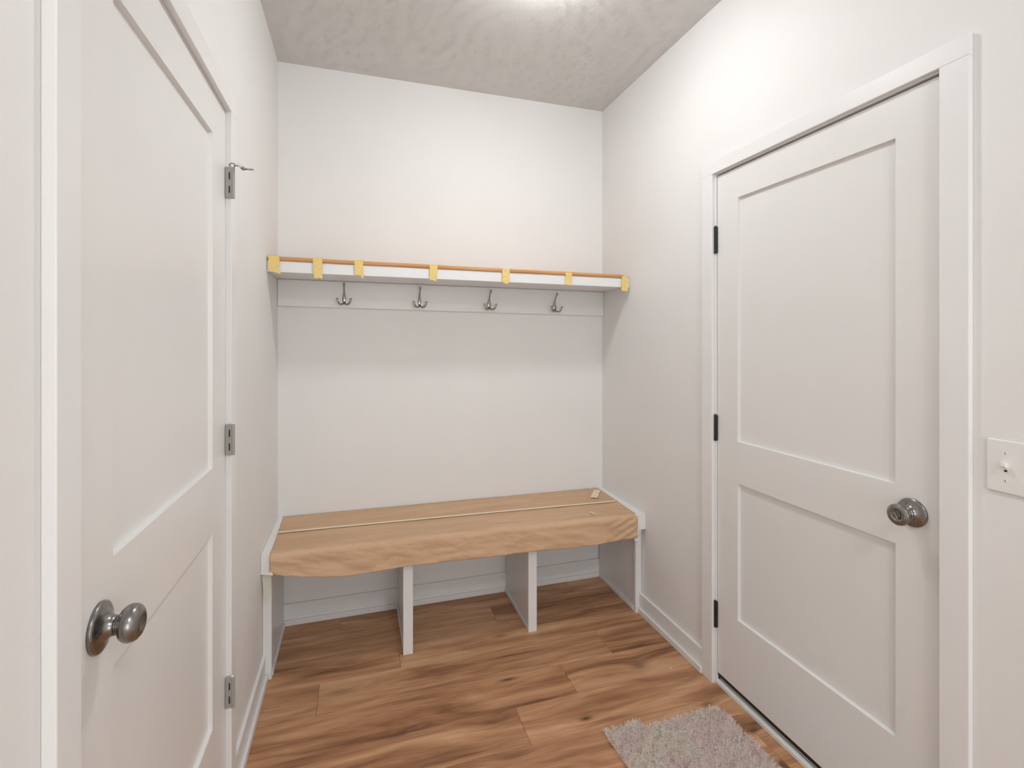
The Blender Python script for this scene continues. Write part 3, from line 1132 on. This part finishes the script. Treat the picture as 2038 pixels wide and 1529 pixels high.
# tufts lean in loose clumps
cl = np.array([noise.noise(Vector((float(p[0]) * 60, float(p[1]) * 60, 0))) for p in P[::1]]) * 6.0
ang = cl + rng.normal(0, 0.9, n)
wv = rng.uniform(0.0007, 0.0013, n)
base = np.stack([P[:, 0], P[:, 1], np.full(n, 0.006)], 1)
d = np.stack([np.cos(ang), np.sin(ang), np.zeros(n)], 1)
sd = np.stack([-np.sin(ang), np.cos(ang), np.zeros(n)], 1)
ph = rng.uniform(0, np.pi, n)
sd = np.stack([np.cos(ph), np.sin(ph), np.zeros(n)], 1)
mid = base + d * (lean * 0.35)[:, None] + np.stack([np.zeros(n), np.zeros(n), Lh * 0.55], 1)
tip = base + d * lean[:, None] + np.stack([np.zeros(n), np.zeros(n), Lh], 1)
V = np.stack([base - sd * wv[:, None], base + sd * wv[:, None], mid - sd * wv[:, None] * 1.2, mid + sd * wv[:, None] * 1.2,
              tip - sd * wv[:, None] * 0.5, tip + sd * wv[:, None] * 0.5], 1).reshape(-1, 3)
idx = np.arange(n) * 6
F = np.concatenate([np.stack([idx, idx + 1, idx + 3, idx + 2], 1), np.stack([idx + 2, idx + 3, idx + 5, idx + 4], 1)])
me = bpy.data.meshes.new('pile')
me.vertices.add(len(V))
me.vertices.foreach_set('co', V.astype(np.float32).ravel())
me.loops.add(F.size)
me.loops.foreach_set('vertex_index', F.astype(np.int32).ravel())
me.polygons.add(len(F))
me.polygons.foreach_set('loop_start', np.arange(0, F.size, 4, dtype=np.int32))
me.polygons.foreach_set('loop_total', np.full(len(F), 4, dtype=np.int32))
me.update()
me.validate()
at = me.attributes.new('tone', 'FLOAT', 'POINT')
at.data.foreach_set('value', np.repeat(np.clip(rng.normal(0.55, 0.27, n), 0, 1), 6).astype(np.float32))
me.materials.append(M['pile'])
pile = bpy.data.objects.new('pile', me)
COL.objects.link(pile)
pile.parent = rug
pile.matrix_parent_inverse = root_matrix(rug).inverted()
pile['kind'] = 'stuff'
# a loose thread at the right edge of the rug
tag(link('loose_thread', tube([(1.655, -1.115, 0.002), (1.685, -1.122, 0.003), (1.705, -1.120, 0.002), (1.712, -1.128, 0.0015)], [0.0007] * 4, 6), 'masking'),
    'pale loose thread on the floor beside the right edge of the rug', 'thread')

# crumbs of plaster on the floor
for k, (x, y, s) in enumerate(((1.620, -0.830, 0.0032), (0.953, -0.994, 0.0016), (0.915, -1.010, 0.0013), (0.50, -0.10, 0.0022))):
    bm = ball(bmesh.new(), (x, y, s * 0.5), s, sx=1.2, sz=0.6, u=7, v=5)
    lab = ['larger white plaster crumb on the planks near the right baseboard', 'tiny white crumb on the planks left of the rug',
           'very small white crumb on the planks, farther left of the rug', 'small white crumb on the dark floor inside the left cubby'][k]
    tag(link('plaster_crumb', bm, 'white_rubber'), lab, 'crumb')

# ------------------------------------------------------------------ ceiling lamps (above and behind the view)
for (x, y), r, lm, lab in ((L1, 0.105, 'lamp_1', 'round white flush ceiling lamp in front of the alcove'), (L2, 0.14, 'lamp_2', 'round white flush ceiling lamp behind the camera')):
    e = empty('ceiling_lamp', (x, y, H), lab, 'lamp')
    link('lamp_base', lathe([(0, 0), (0, r + 0.006), (0.012, r + 0.006), (0.014, r), (0.014, 0)], (x, y, H), (0, 0, -1), 40), 'plastic', e)
    link('diffuser', lathe([(0.014, 0), (0.014, r - 0.002), (0.030, r - 0.006), (0.046, r * 0.82), (0.056, r * 0.5), (0.060, 0)], (x, y, H), (0, 0, -1), 40), lm, e, smooth=True)
